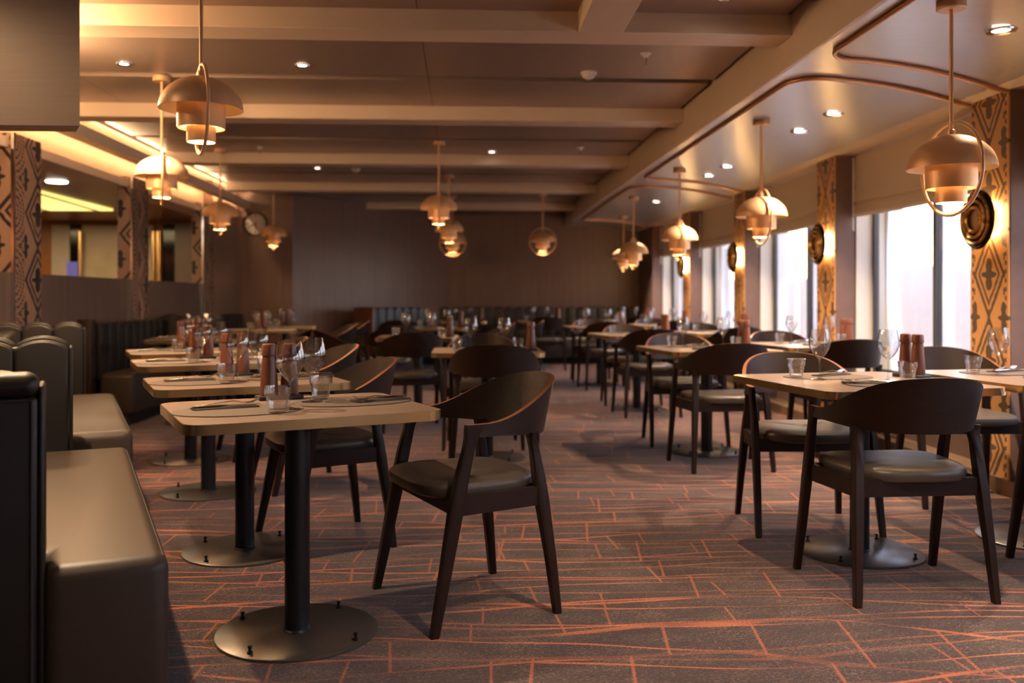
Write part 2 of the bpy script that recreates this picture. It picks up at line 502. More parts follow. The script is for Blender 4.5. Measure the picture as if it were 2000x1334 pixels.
# window wall: pillars, bays, windows
PY = [(-4.9, -2.3), (.13, .53), (2.57, 2.97), (5.02, 5.42), (7.45, 7.84), (9.9, 10.28), (12.33, 12.72), (14.80, YF + .2)]
for i, (a, b2) in enumerate(PY):
    trim(G().box(XW + .004, XR + .2, a, b2, 0, 2.30), 'brown_side')
    if i < 7:
        o = trim(G().box(-.006, .006, -(b2 - a) / 2 + .006, (b2 - a) / 2 - .006, .08, 2.285), 'ikat')
        o.location = (XW, (a + b2) / 2, 0)
def sill(a, b2):
    return G().box(XR, XG + .25, a, b2, 0, .50)
for i in range(7):
    a, b2 = PY[i][1], PY[i + 1][0]
    struct('wall_right', sill(a, b2), 'wallpanel')
    struct('wall_right', G().box(XG - .06, XG + .3, a, b2, 2.15, 2.5), 'reveal')
    # white reveals at both ends of the bay
    for (p, q) in ((a - .02, a + .012), (b2 - .012, b2 + .02)):
        trim(G().box(XR + .001, XG + .1, p, q, .5, 2.16), 'reveal')
    w = thing('window_%d' % (i + 1), 'tall two-pane window in the window wall bay %d from the near end' % (i + 1), 'window', (XG, (a + b2) / 2, .5))
    w['kind'] = 'structure'
    hw = (b2 - a) / 2 - .012; H = 1.66
    fr = G()
    fr.box(-.012, .03, -hw, -hw + .03, 0, H).box(-.012, .03, hw - .03, hw, 0, H)
    fr.box(-.02, .03, -hw + .03, hw - .03, 0, .04).box(-.02, .03, -hw + .03, hw - .03, H - .04, H)
    obj('window_frame', fr, 'frame', w)
    obj('mullion', G().box(-.015, .03, -.022, .022, .04, H - .04), 'frame', w)
    for s in (-1, 1):
        obj('pane', G().box(0, .006, min(s * .022, s * (hw - .03)), max(s * .022, s * (hw - .03)), .04, H - .04), 'pane', w)
    obj('outer_fin', G().box(.031, .125, -.028, .028, 0, H), 'hull', w)
    # hull opening seen through the glass
    hp = G()
    if i in (5, 3) or i == 6:
        N = 14; pts = []
        for k in range(N + 1):
            t = -1 + 2 * k / N
            pts.append((hw + .02 - .03 - .10 * (t * t), H / 2 * (1 + t)))
        vs = []
        for (yy, zz) in pts: vs += [(.10, yy, zz), (.10, hw + .25, zz), (.22, yy, zz), (.22, hw + .25, zz)]
        fs = []
        for k in range(N):
            o4 = 4 * k; p4 = o4 + 4
            fs += [(o4, o4 + 1, p4 + 1, p4), (o4 + 2, p4 + 2, p4 + 3, o4 + 3), (o4, p4, p4 + 2, o4 + 2), (o4 + 1, o4 + 3, p4 + 3, p4 + 1)]
        fs += [(0, 2, 3, 1), (4 * N, 4 * N + 1, 4 * N + 3, 4 * N + 2)]
        hp.add(vs, fs, 0, True)
    else:
        hp.box(.031, .15, hw - .03, hw + .25, 0, H)
    obj('hull_reveal', hp, 'hull', w)
# baseboard with bronze cap
for i in range(8):
    a, b2 = PY[i]
    trim(G().box(XW - .02, XW - .002, a - .01, min(b2, YF) + .01, 0, .09), 'bronze')
for i in range(7):
    a, b2 = PY[i][1], PY[i + 1][0]
    struct('baseboard_right', G().box(XW - .02, XR - .002, a + .011, b2 - .011, 0, .085), 'bronze')
# roman blinds
for i in range(7):
    a, b2 = PY[i][1], PY[i + 1][0]
    c = (a + b2) / 2; hw = (b2 - a) / 2 - .02
    bl = thing('roman_blind', '', 'blind', (XR - .01, c, 1.78), 0, 'roman blinds over the windows')
    bl['label'] = ['folded beige linen roman blind, out of view beside the camera', 'folded beige linen roman blind, nearest the camera',
                   'folded beige linen roman blind right of the biggest pendant', 'folded beige linen roman blind behind the biggest right pendant',
                   'beige roman blind between the second and third sconce pillars', 'beige roman blind between the third and fourth sconce pillars',
                   'farthest beige roman blind beside the last sconce pillar'][i]
    pr = [(0, .50), (.004, .20), (-.012, .155), (.004, .13)]
    g = G(); N = 24; vs = []; fs = []
    prof = [(0, .50), (-.004, .34), (.002, .24), (-.014, .17), (-.02, .13), (.0, .115), (-.022, .08), (-.024, .02), (0, .0), (.02, .01), (.02, .5)]
    for k in range(N + 1):
        yy = -hw + 2 * hw * k / N
        for j, (px, pz) in enumerate(prof):
            w_ = .004 * math.sin(k * 1.7 + j) if 0 < j < 9 else 0
            sag = .012 * math.sin(PI * k / N) if 2 < j < 9 else 0
            vs.append((px + w_, yy, pz - sag))
    n = len(prof)
    for k in range(N):
        for j in range(n - 1): fs.append((k * n + j, k * n + j + 1, (k + 1) * n + j + 1, (k + 1) * n + j))
        fs.append((k * n + n - 1, k * n, (k + 1) * n, (k + 1) * n + n - 1))
    g.add(vs, fs, 0, True)
    obj('fabric', g, 'blind', bl)
    obj('chain', G().tube([(-.035, hw - .03, .48), (-.037, hw - .03, -.1), (-.035, hw - .05, -.12), (-.035, hw - .05, .48)], .003, 5), 'white_plastic', bl)

# outside: deck bulwark with rounded tops standing beyond the windows, and the deck itself
struct('trim_60', G().box(3.75, 9.0, -8, 60, -.6, -.4), 'hull_far', 'outer deck')
g = G()
for k in range(14):
    y0 = -4 + k * 2.6
    poly = [(y0, -.4)]
    for q in range(9):
        t = q / 8; poly.append((y0 + 2.4 * t, 1.38 + .10 * math.sin(PI * t)))
    poly.append((y0 + 2.4, -.4))
    g.prism(poly, 5.2, 5.32)
g.xf(Matrix(((0, 0, 1, 0), (1, 0, 0, 0), (0, 1, 0, 0), (0, 0, 0, 1))))
struct('wall_outer_bulwark', g, 'hull_far')

# far walls
def wallseg(name, x0, y0, x1, y1, z0, z1, m, th_=.12):
    L = math.hypot(x1 - x0, y1 - y0)
    o = struct(name, G().box(0, L, 0, th_, z0, z1), m)
    o.location = (x0, y0, 0); o.rotation_euler.z = math.atan2(y1 - y0, x1 - x0)
    return o
wallseg('wall_back', -4.2, 13.7, -2.5, 13.7, 0, 2.8, 'veneer')
wallseg('wall_back', -2.5, 13.7, -.25, YF, 0, 2.8, 'veneer')
wallseg('wall_back', -.25, YF, XR + .6, YF, 0, 2.8, 'veneer')
# wall behind the camera and shell so that no daylight leaks in
wallseg('wall_front', 3.9, -5.0, -8.6, -5.0, 0, 2.9, 'veneer')

# left partition: low veneer wall, patterned pillars, openings to the lobby
XL = -3.28
PL = [(2.0, 2.44), (4.45, 4.88), (6.9, 7.33), (9.31, 9.78), (11.8, 12.3)]
struct('wall_left', G().box(XL - .12, XL, -5.0, 13.7, 0, 1.30), 'veneer2')
for a, b2 in PL:
    trim(G().box(XL - .125, XL + .004, a + .004, b2, 0, 2.32), 'brown_side')
    o = trim(G().box(-.005, .005, -(b2 - a) / 2 + .01, (b2 - a) / 2, 0, 2.318), 'ikat_dark'); o.location = (XL + .01, (a + b2) / 2, 0)
    o = trim(G().box(-.005, .005, -.065, .065, 0, 2.318), 'ikat_dark'); o.rotation_euler.z = R(-90); o.location = (XL - .064, a, 0)
    trim(G().box(XL + .002, XL + .022, a - .022, a + .004, 0, 2.318), 'chrome')
struct('wall_left', G().box(XL - .12, XL, 12.3, 13.7, 1.3, 2.8), 'veneer')
# fascia and cove above the partition
trim(G().box(-3.22, -3.1, -5.0, 13.7, 2.43, 2.53), 'cream')
trim(G().box(-3.6, -3.4, -5.0, 13.7, 2.21, 2.7), 'cream')
trim(G().box(-3.6, -3.22, -5.0, 13.7, 2.66, 2.8), 'cream')
trim(G().box(-3.40, XL - .02, -5.0, 13.7, 2.21, 2.285), 'cream')
ct = obj('cove_light', G().box(-3.20, -3.17, 4.5, 13.6, 2.535, 2.55), 'cove')
tag(ct, 'warm light strip hidden above the left fascia', 'strip light')

# lobby beyond the partition
struct('ceiling', G().box(-8.6, -3.6, 3.5, 14.1, 2.25, 2.35), 'steel_soffit')
struct('wall_lobby_left', G().box(-8.7, -8.6, -5.0, 14.1, 0, 2.9), 'orange_wood')
struct('wall_lobby_back', G().box(-8.6, -3.42, 14.0, 14.1, 0, 2.3), 'orange_wood')
struct('ceiling', G().box(-8.6, -3.3, -5.0, 3.5, 2.7, 2.8), 'steel_soffit')
sg = obj('stained_glass_ceiling_light', G().box(-8.3, -4.45, 9.3, 12.0, 2.225, 2.249), 'stained')
tag(sg, 'glowing yellow ribbed glass ceiling panel in the lobby at left', 'ceiling light')
def lob(px, Y=14.0):
    u = (px - 1000) / F; t = Y / (CT - u * ST); return t * (ST + u * CT)
def lobz(py, px, Y=14.0):
    u = (px - 1000) / F; t = Y / (CT - u * ST); return EYE + (HY - py) * t / F
for (a, b2, m, nm, lb, cat) in ((104, 140, 'cabinet_white', 'cabinet_panel', 'pale tall panel in the lobby left of the dark gap', 'panel'),
                                (140, 161, 'dark_glass', 'doorway', 'narrow dark gap beside the pale lobby panel', 'doorway'),
                                (163, 243, 'marble', 'marble_panel', 'beige marble panel in the lobby seen through the first opening', 'panel'),
                                (292, 303, 'cabinet_white', 'door_frame_post', 'pale upright post beside the dark lobby doors', 'post'),
                                (320, 386, 'dark_glass', 'glass_doors', 'dark glass doors in the lobby behind the second opening', 'door')):
    o = obj(nm, G().rbox(lob(a), lob(b2), 13.93, 13.99, .02, 2.2, .008, 1), m); tag(o, lb, cat)
for px, lb in ((164, 'upright gold rail at the edge of the marble panel'), (306, 'left gold pull rail before the dark lobby doors'), (315, 'right gold pull rail before the dark lobby doors')):
    x = lob(px); o = obj('rail', G().tube([(x, 13.86, .1), (x, 13.86, 2.1)], .03, 12).box(x - .02, x + .02, 13.86, 13.929, 1.0, 1.04), 'brass'); tag(o, lb, 'rail')
for (px, py) in ((151, 519), (370, 525)):
    o = obj('display_screen', G().rbox(lob(px) - .1, lob(px) + .05, 13.87, 13.932, lobz(548, px), lobz(512, px), .005, 1), emis('screen_violet', (.13, .10, .28), .55))
    tag(o, 'small violet glowing screen in the lobby, %s' % ('left of the marble' if px < 200 else 'before the dark doors'), 'screen')

# hanging bulkhead at top left
bk = G().prism([(-1.683, 4.15), (-1.76, 4.30), (-3.9, 4.30), (-3.9, 4.15)], 1.87, 2.74, 0)
struct('ceiling_bulkhead', bk, 'bulk')

# copper rails on the window ceiling
def zc(x):
    P_ = [(1.8, 2.375), (2.3, 2.372), (2.5, 2.362), (2.7, 2.343), (2.85, 2.322), (2.98, 2.298), (3.2, 2.285)]
    for (a, za), (b2, zb) in zip(P_[:-1], P_[1:]):
        if x <= b2: return za + (zb - za) * (x - a) / (b2 - a)
    return 2.29
def rail(y0, y1, label):
    pts = []
    xs = [3.1, 2.98, 2.85, 2.7, 2.5, 2.3, 2.1]
    bow = .26
    def yo(x, s): return s * bow * ((3.1 - x) / 1.2) ** 1.3 if True else 0
    if y0 is not None:
        for x in xs: pts.append((x, y0 + .15 - .28 * (3.1 - x) / 1.0, zc(x) - .012))
        yb = pts[-1][1]
        for k in range(1, 7):
            a = R(15 * k); pts.append((2.1 - .22 * math.sin(a), yb - .06 * math.sin(a) + .22 * (1 - math.cos(a)), zc(1.9) - .012))
    else: pts.append((1.88, -1.5, zc(1.9) - .012))
    if y1 is not None:
        yb = y1
        for k in range(6, -1, -1):
            a = R(15 * k); pts.append((2.1 - .22 * math.sin(a), yb - .22 * (1 - math.cos(a)), zc(1.9) - .012))
        for x in xs[::-1][1:]: pts.append((x, y1 + .30 * (x - 2.1), zc(x) - .012))
    o = obj('ceiling_rail', G().tube(pts, .0125, 10), 'copper'); tag(o, label, 'rail', 'copper rails on the window side ceiling')
rail(None, 4.75, 'copper tube rail on the ceiling, nearest loop at top right')
rail(5.28, 9.62, 'copper tube rail on the ceiling curving round the biggest right pendant to the middle windows')
rail(10.35, 14.6, 'farthest copper tube rail on the ceiling near the back wall')

# ------------------------------------------------------------------ ceiling fittings
def downlight(x, y, z, label, e=8.0, spot=True, warm=(1, .78, .55), r=.055, grp='recessed downlights', spread=100):
    t = thing('downlight', label, 'ceiling light', (x, y, z), 0, grp)
    obj('bezel', G().lathe([(r * .72, -.001), (r * .78, -.006), (r * 1.15, -.009), (r * 1.28, -.003), (r * 1.28, .0)], 28, cap=False), 'chrome', t)
    obj('lens', G().lathe([(0.0001, -.002), (r * .72, -.002), (r * .72, .012), (.0001, .012)], 24), 'lamp_disc', t)
    if spot:
        ld = bpy.data.lights.new('downlight_beam', 'SPOT'); ld.energy = e; ld.color = warm; ld.spot_size = R(spread); ld.spot_blend = .6; ld.shadow_soft_size = .03
        lo = bpy.data.objects.new('downlight_beam', ld); COL.objects.link(lo); lo.parent = t; lo.location = (0, 0, -.02)
for i, (x, y) in enumerate(((2.5, 4.16), (2.5, 6.1), (2.51, 6.75), (2.5, 8.6), (2.5, 9.25), (2.5, 11.8), (2.5, 1.4), (2.5, 14.2))):
    lb = ['large round downlight at top right, left of the biggest pendant rod', 'round downlight on the window ceiling, right of a close pair', 'round downlight on the window ceiling, left of a close pair',
          'small downlight above the third window pillar, nearer one', 'small downlight above the third window pillar, farther one', 'far downlight on the window ceiling before the back pendants',
          'downlight on the window ceiling beside the camera', 'last downlight on the window ceiling at the back wall'][i]
    downlight(x, y, zc(x) - .003, lb, 190, True, (1, .72, .47))
for i, (x, y) in enumerate(((-2.2, 6.12), (-1.05, 6.10), (1.33, 4.6), (-1.62, 3.2), (.9, 2.0), (-.6, .9), (.3, 9.6), (-1.7, 10.9))):
    lb = ['small ceiling spotlight left of the big left pendant', 'small ceiling spotlight right of the big left pendant', 'round ceiling spotlight cut by the top edge', 'ceiling spotlight over the front left tables',
          'ceiling spotlight over the front aisle', 'ceiling spotlight near the camera', 'ceiling spotlight over the middle tables', 'ceiling spotlight over the far left tables'][i]
    downlight(x, y, 2.638, lb, [200, 170, 150, 240, 290, 60, 170, 150][i], True, (1, .69, .42), .04, 'recessed downlights', [80, 80, 80, 96, 80, 80, 80, 80][i])
ll = obj('lobby_downlight', G().lathe([(.0001, -.01), (.09, -.01), (.1, .0)], 24), 'lamp_disc', None, (-3.95, 9.2, 2.249)); tag(ll, 'white round downlight in the lobby ceiling at left', 'ceiling light')

def sprinkler(x, y, label, dome=False):
    if dome:
        t = thing('smoke_detector', label, 'smoke detector', (x, y, 2.64))
        obj('base', G().lathe([(.055, 0), (.055, -.015), (.05, -.02)], 24), 'white_plastic', t)
        obj('head', G().lathe([(.04, -.02), (.038, -.035), (.02, -.045), (.0001, -.046)], 24), 'white_plastic', t)
    else:
        t = thing('sprinkler', label, 'sprinkler', (x, y, 2.64), 0, 'ceiling sprinklers')
        obj('escutcheon', G().lathe([(.034, .006), (.034, -.006), (.02, -.014), (.012, -.03)], 20), 'white_plastic', t)
        obj('nozzle', G().lathe([(.011, -.03), (.01, -.05), (.006, -.055), (.005, -.066), (.013, -.068), (.013, -.071), (.0001, -.072)], 14), 'bronze', t)
downlight(-2.6, 3.15, 2.638, 'added unseen fill spotlight brightening the hanging bulkhead, left of the camera', 22, True, (1, .69, .42), .04, 'recessed downlights', 172)  # unseen fill spot, added only to brighten the bulkhead face
sprinkler(1.14, 5.7, 'small ceiling sprinkler near the first cross beam, top right of centre')
sprinkler(-2.04, 9.4, 'small ceiling sprinkler between the left pendants')
sprinkler(1.19, 9.29, 'small ceiling sprinkler at mid-ceiling right of centre')
sprinkler(-1.26, 10.95, 'white smoke detector left of the centre pendants', True)
sprinkler(.85, 6.2, 'large half-recessed white detector at the dark slot', True)

# ------------------------------------------------------------------ pendants
def pendant_proto():
    t = thing('pendant_lamp', '', 'pendant lamp', (0, 0, 0), 0, 'gold dome pendants')
    # origin = ceiling point is set by rod length variants; z = 0 at dome rim plane
    dome = []
    for k in range(13):
        a = R(90 * k / 12); dome.append((max(.0001, .18 * math.sin(a)), .145 * math.cos(a)))
    inner = [(max(.0001, r - .003), z - .003 if z > .01 else z) for r, z in dome[::-1]]
    g = G(); g.lathe(dome, 48, cap=False); g.lathe([dome[-1], inner[0]], 48, cap=False); g.lathe(inner, 48, 0, 0, 1, cap=False)
    obj('dome_shade', g, ['gold', 'gold_in'], t)
    def cyl(nm, r, z0, z1):
        g = G(); g.lathe([(r, z1), (r, z0), (r - .003, z0)], 40, cap=False); g.lathe([(r - .003, z0), (r - .003, z1), (r, z1)], 40, 0, 0, 1, cap=False)
        return obj(nm, g, ['gold', 'gold_in'], t)
    cyl('middle_shade', .103, -.085, .03)
    cyl('lower_shade', .062, -.145, -.078)
    g = G().tube([(0, 0, .08), (0, 0, .03)], .02, 12).tube([(0, 0, .03), (.0, 0, -.03)], .012, 12)
    for k in range(3):
        a = 2 * PI * k / 3; g.tube([(.01 * math.cos(a), .01 * math.sin(a), .02), (.101 * math.cos(a), .101 * math.sin(a), .02)], .003, 6)
        g.tube([(.098 * math.cos(a), .098 * math.sin(a), -.062), (.0605 * math.cos(a), .0605 * math.sin(a), -.07)], .002, 6)
    lh_ = obj('lamp_holder', g, 'gold', t)
    obj('bulb', G().lathe([(.0001, -.03), (.012, -.035), (.016, -.05), (.028, -.068), (.031, -.085), (.026, -.098), (.012, -.108), (.0001, -.11)], 20), 'bulb', lh_)
    pts = [(.196 * math.cos(2 * PI * k / 48), 0, .196 * math.sin(2 * PI * k / 48)) for k in range(48)]
    rg = obj('ring', G().tube(pts, .0075, 10, 0, True), 'gold', t)
    return t, rg
PP, RG = pendant_proto()
def pendant(x, y, zrim, zceil, ringdeg, label, power=9):
    r = place(PP, (x, y, zrim), 0, label, 'gold dome pendants')
    for ch in bpy.data.objects:
        if ch.parent is r and ch.name.startswith('ring'): ch.rotation_euler.z = R(ringdeg)
    h = zceil - zrim
    obj('rod', G().tube([(0, 0, .14), (0, 0, h - .01)], .0085, 12).lathe([(.0085, .14), (.016, .14), (.016, .165), (.0085, .17)], 14), 'gold', r)
    obj('canopy', G().lathe([(.06, h), (.06, h - .03), (.056, h - .034), (.0001, h - .034)], 32), 'gold', r)
    ld = bpy.data.lights.new('pendant_bulb', 'POINT'); ld.energy = power; ld.color = (1, .58, .26); ld.shadow_soft_size = .036
    lo = bpy.data.objects.new('pendant_bulb', ld); COL.objects.link(lo); lo.parent = r; lo.location = (0, 0, -.088)
reg(PP)
def atx(px, Y):
    u = (px - 1000) / F; t = Y / (CT - u * ST); return t * (ST + u * CT)
for (px, Y, zr, zcl, rd, lb) in (
    (393, 4.14, 1.945, 2.64, 114, 'large gold dome pendant over the front left tables'),
    (316, 6.48, 1.95, 2.64, 109, 'brightly lit pendant left of the big left one, before the lobby openings'),
    (430, 9.6, 1.96, 2.64, 95, 'small gold pendant left of the wall clock'),
    (534, 12.76, 1.97, 2.64, 95, 'small gold pendant right of the wall clock'),
    (857, 9.03, 1.98, 2.64, 93, 'topmost and nearest of three overlapping centre pendants'),
    (877, 11.53, 1.95, 2.64, 92, 'middle one of three overlapping centre pendants'),
    (884, 13.83, 1.94, 2.64, 10, 'lowest and farthest of three overlapping centre pendants'),
    (1060, 13.46, 1.945, 2.64, 3, 'lone round-looking pendant before the dark back wall')):
    pendant(atx(px, Y), Y, zr, zcl, rd, lb, 22)
for (x_, y_, lb) in ((-.75, 1.7, 'gold dome pendant out of view above the camera at left'), (-.4, -1.2, 'gold dome pendant out of view behind the camera at left'), (2.1, .6, 'gold dome pendant out of view beside the camera at right'), (2.1, -1.9, 'gold dome pendant out of view behind the camera at right')):
    pendant(x_, y_, 1.95 if x_ < 1 else 1.68, 2.64 if x_ < 1 else zc(x_), 90, lb, 9)  # unseen pendants continuing the rows, added to light the beams from behind
for (px, X, zr, rd, lb) in (
    (1858, 2.08, 1.662, 98, 'biggest gold pendant at right, before the near window'),
    (1487, 2.12, 1.69, 92, 'second gold pendant along the windows'),
    (1327, 2.12, 1.68, 92, 'third gold pendant along the windows'),
    (1237, 2.12, 1.67, 93, 'fourth gold pendant along the windows, right of a close pair'),
    (1218, 2.45, 1.72, 93, 'fifth gold pendant along the windows, left of a close pair')):
    u = (px - 1000) / F; k = ST + u * CT; t = X / k; Y = t * (CT - u * ST)
    pendant(X, Y, zr, zc(X), rd, lb, 20)

# ------------------------------------------------------------------ sconces
for i, (a, b2) in enumerate(PY[3:7]):
    c = (a + b2) / 2
    t = thing('wall_sconce', ['largest hammered gold disc sconce on the near patterned pillar', 'second hammered gold disc sconce, beside the big round window',
                              'third hammered gold disc sconce, glowing by the sunlit window', 'farthest hammered gold disc sconce on the last patterned pillar'][i], 'wall lamp', (XW, c, 1.57), 0, 'round gold wall sconces')
    prof = [(.058, -.006), (.060, -.030), (.070, -.038), (.080, -.028), (.084, -.012), (.090, -.010), (.096, -.028), (.106, -.036), (.115, -.026), (.119, -.010), (.125, -.008), (.131, -.022), (.141, -.028), (.150, -.018), (.154, -.008), (.164, -.010), (.172, -.004), (.174, .003), (.158, .004), (.06, .003)]
    g = G().lathe(prof, 56, cap=False)
    rot = Matrix.Rotation(R(90), 4, 'Y')     # lathe axis z -> x
    g.xf(Matrix.Translation((-.075, 0, 0)) @ rot)
    obj('disc', g, 'sconce', t)
    g = G().lathe([(.0001, -.012), (.058, -.014), (.060, -.006), (.0001, -.004)], 36).xf(Matrix.Translation((-.075, 0, 0)) @ rot)
    obj('centre_cap', g, 'bronze', t)
    obj('mount', G().lathe([(.045, -.07), (.045, -.0)], 24).xf(rot), 'bronze', t)
    for k in range(6):
        an = 2 * PI * k / 6 + .5
        pass
    ring = [(-.035, .095 * math.cos(2 * PI * k / 40), .095 * math.sin(2 * PI * k / 40)) for k in range(40)]
    obj('glow_ring', G().tube(ring, .006, 8, 0, True), emis('sconce_glow', (1, .6, .24), 90), t)

# clock
t = thing('wall_clock', 'round white wall clock in a thin black frame on the back wall', 'clock', (atx(497, 13.62), 13.698, 2.205))
rotc = Matrix.Rotation(R(90), 4, 'X')
obj('frame', G().lathe([(.150, .0), (.172, .0), (.174, .03), (.165, .04), (.152, .03), (.150, 0)], 48, cap=False).xf(rotc), 'blackp', t)
dl_ = obj('dial', G().lathe([(.0001, .012), (.155, .012), (.155, .001), (.0001, .001)], 40).xf(rotc), 'dial', t)
g = G()
for k in range(12):
    a = R(30 * k); c, s = math.sin(a), math.cos(a); r0 = .118 if k % 3 else .105
    mt = Matrix.Translation((0, 0, 0)) @ Matrix.Rotation(a, 4, 'Y')
    gg = G().box(-.005 if k % 3 else -.008, .005 if k % 3 else .008, -.0145, -.013, r0, .14); gg.xf(mt); g.add(gg.v, gg.f)
obj('hour_marks', g, 'blackp', dl_)
for nm, L, w_, a in (('hour_hand', .075, .007, 172), ('minute_hand', .115, .005, 243)):
    obj(nm, G().box(-w_, w_, -.019 if nm[0] == 'h' else -.022, -.017 if nm[0] == 'h' else -.020, -.02, L).xf(Matrix.Rotation(R(a), 4, 'Y')), 'blackp', dl_)

# ------------------------------------------------------------------ chair
def chair_proto():
    t = thing('dining_chair', '', 'chair', (0, 0, 0))
    # local: front +y, footprint centre at origin; rear feet y=-.24, front feet y=+.24
    N = 40; y0 = -.24
    rings = []
    def plan(a):
        x = .283 * math.copysign(abs(math.sin(a)) ** .94, math.sin(a)); y = .36 - .41 * max(0, math.cos(a)) ** .85
        return x, y
    for i in range(N + 1):
        a = R(-90 + 180 * i / N)
        x, y = plan(a)
        xa, ya = plan(a - .02 if i else a); xb, yb = plan(a + .02 if i < N else a)
        tx, ty = xb - xa, yb - ya; L = math.hypot(tx, ty) or 1
        nx, ny = ty / L, -tx / L                      # outward
        if i in (0, N): nx, ny = (math.copysign(1, x), 0)
        w = min(1, max(0, (y + .04) / .33)); s = .5 + .5 * math.cos(PI * w)
        zt = .688 + .142 * s - .055 * s * (x / .28) ** 2
        zb = .645 - .020 * s
        tilt = .040 * s; thk = .0075 + .003 * (1 - s)
        z_m = (zt + zb) / 2
        y += y0 + .0
        ring = []
        for (side, z) in ((1, zb), (1, z_m), (1, zt), (-1, zt), (-1, z_m), (-1, zb)):
            o = tilt * ((z - zb) / max(.001, zt - zb)) - .004 * s
            ring.append((x + nx * (o + side * thk), y + ny * (o + side * thk), z))
        rings.append(ring)
    g = G()
    n = 6; vs = [p for r_ in rings for p in r_]
    side = []; edge = []
    for i in range(N):
        for k in range(n):
            l = (k + 1) % n; f = (i * n + k, i * n + l, (i + 1) * n + l, (i + 1) * n + k)
            (edge if k == 2 else side).append(f)
    side.append(tuple(range(n))[::-1]); side.append(tuple(N * n + k for k in range(n)))
    g.add(vs, side + edge, 0, True)
    for q in range(len(side), len(side) + len(edge)): g.mi[q] = 1
    obj('backrest', g, ['chair_wood', 'ply_edge'], t)
    def leg(path, sx):
        g = G(); rr = []
        for (x, y, z, wx, wy) in path:
            x *= sx
            c = .22
            pts = [(-1, -1 + c), (-1, 1 - c), (-1 + c, 1), (1 - c, 1), (1, 1 - c), (1, -1 + c), (1 - c, -1), (-1 + c, -1)]
            rr.append([(x + wx / 2 * p, y + wy / 2 * q, z) for p, q in pts])
        return g.loft(rr, 0, True)
    for sx in (1, -1):
        obj('leg', leg([(.291, .24, 0, .026, .030), (.286, .205, .17, .030, .038), (.281, .16, .40, .032, .050), (.280, .135, .52, .030, .047), (.281, .112, .61, .026, .040), (.282, .102, .645, .023, .050), (.283, .096, .668, .022, .062), (.283, .090, .687, .021, .070)], sx), 'leg_wood', t)
        obj('leg', leg([(.262, -.24, 0, .026, .028), (.251, -.218, .20, .032, .036), (.239, -.190, .40, .038, .046), (.233, -.180, .48, .038, .042), (.227, -.167, .575, .036, .030), (.222, -.160, .615, .044, .026), (.218, -.160, .640, .062, .030)], sx), 'leg_wood', t)
    # seat frame
    g = G()
    g.add([], [])
    def rail_(p, q, h0, h1, w):
        p = Vector(p); q = Vector(q); d = (q - p).normalized(); s = Vector((-d.y, d.x, 0)) * w / 2
        vs = [p + s, p - s, q - s, q + s]
        g.add([(v.x, v.y, h0) for v in vs] + [(v.x, v.y, h1) for v in vs], [(0, 1, 2, 3), (7, 6, 5, 4), (0, 4, 5, 1), (1, 5, 6, 2), (2, 6, 7, 3), (3, 7, 4, 0)])
    rail_((-.232, -.188, 0), (.232, -.188, 0), .385, .45, .022)
    rail_((-.272, .150, 0), (.272, .150, 0), .385, .45, .026)
    for s in (-1, 1): rail_((s * .272, .165, 0), (s * .238, -.19, 0), .385, .45, .024)
    obj('seat_frame', g, 'leg_wood', t)
    # cushion
    out = []
    for i in range(44):
        a = 2 * PI * i / 44; c, s = math.cos(a), math.sin(a)
        ex = 2 / 3.4
        x = math.copysign(abs(c) ** ex, c); y = math.copysign(abs(s) ** ex, s)
        hw = .236 + .02 * y
        out.append((x * hw, .012 + y * .238))
    rings = []
    for (sc_, z) in ((.90, .432), (.985, .442), (1.01, .462), (1.0, .476), (.965, .486), (.88, .493), (.6, .4955), (.25, .4955), (.03, .4955)):
        rings.append([(x * sc_, .012 + (y - .012) * sc_, z - .008 * math.cos(PI * x * sc_ / .52) * (1 if z > .48 else 0) + (.004 if y < -.15 and z > .48 else 0)) for x, y in out])
    g = G().loft(rings, 0, True)
    obj('seat', g, 'seat', t)
    return t
CH = chair_proto(); reg(CH)
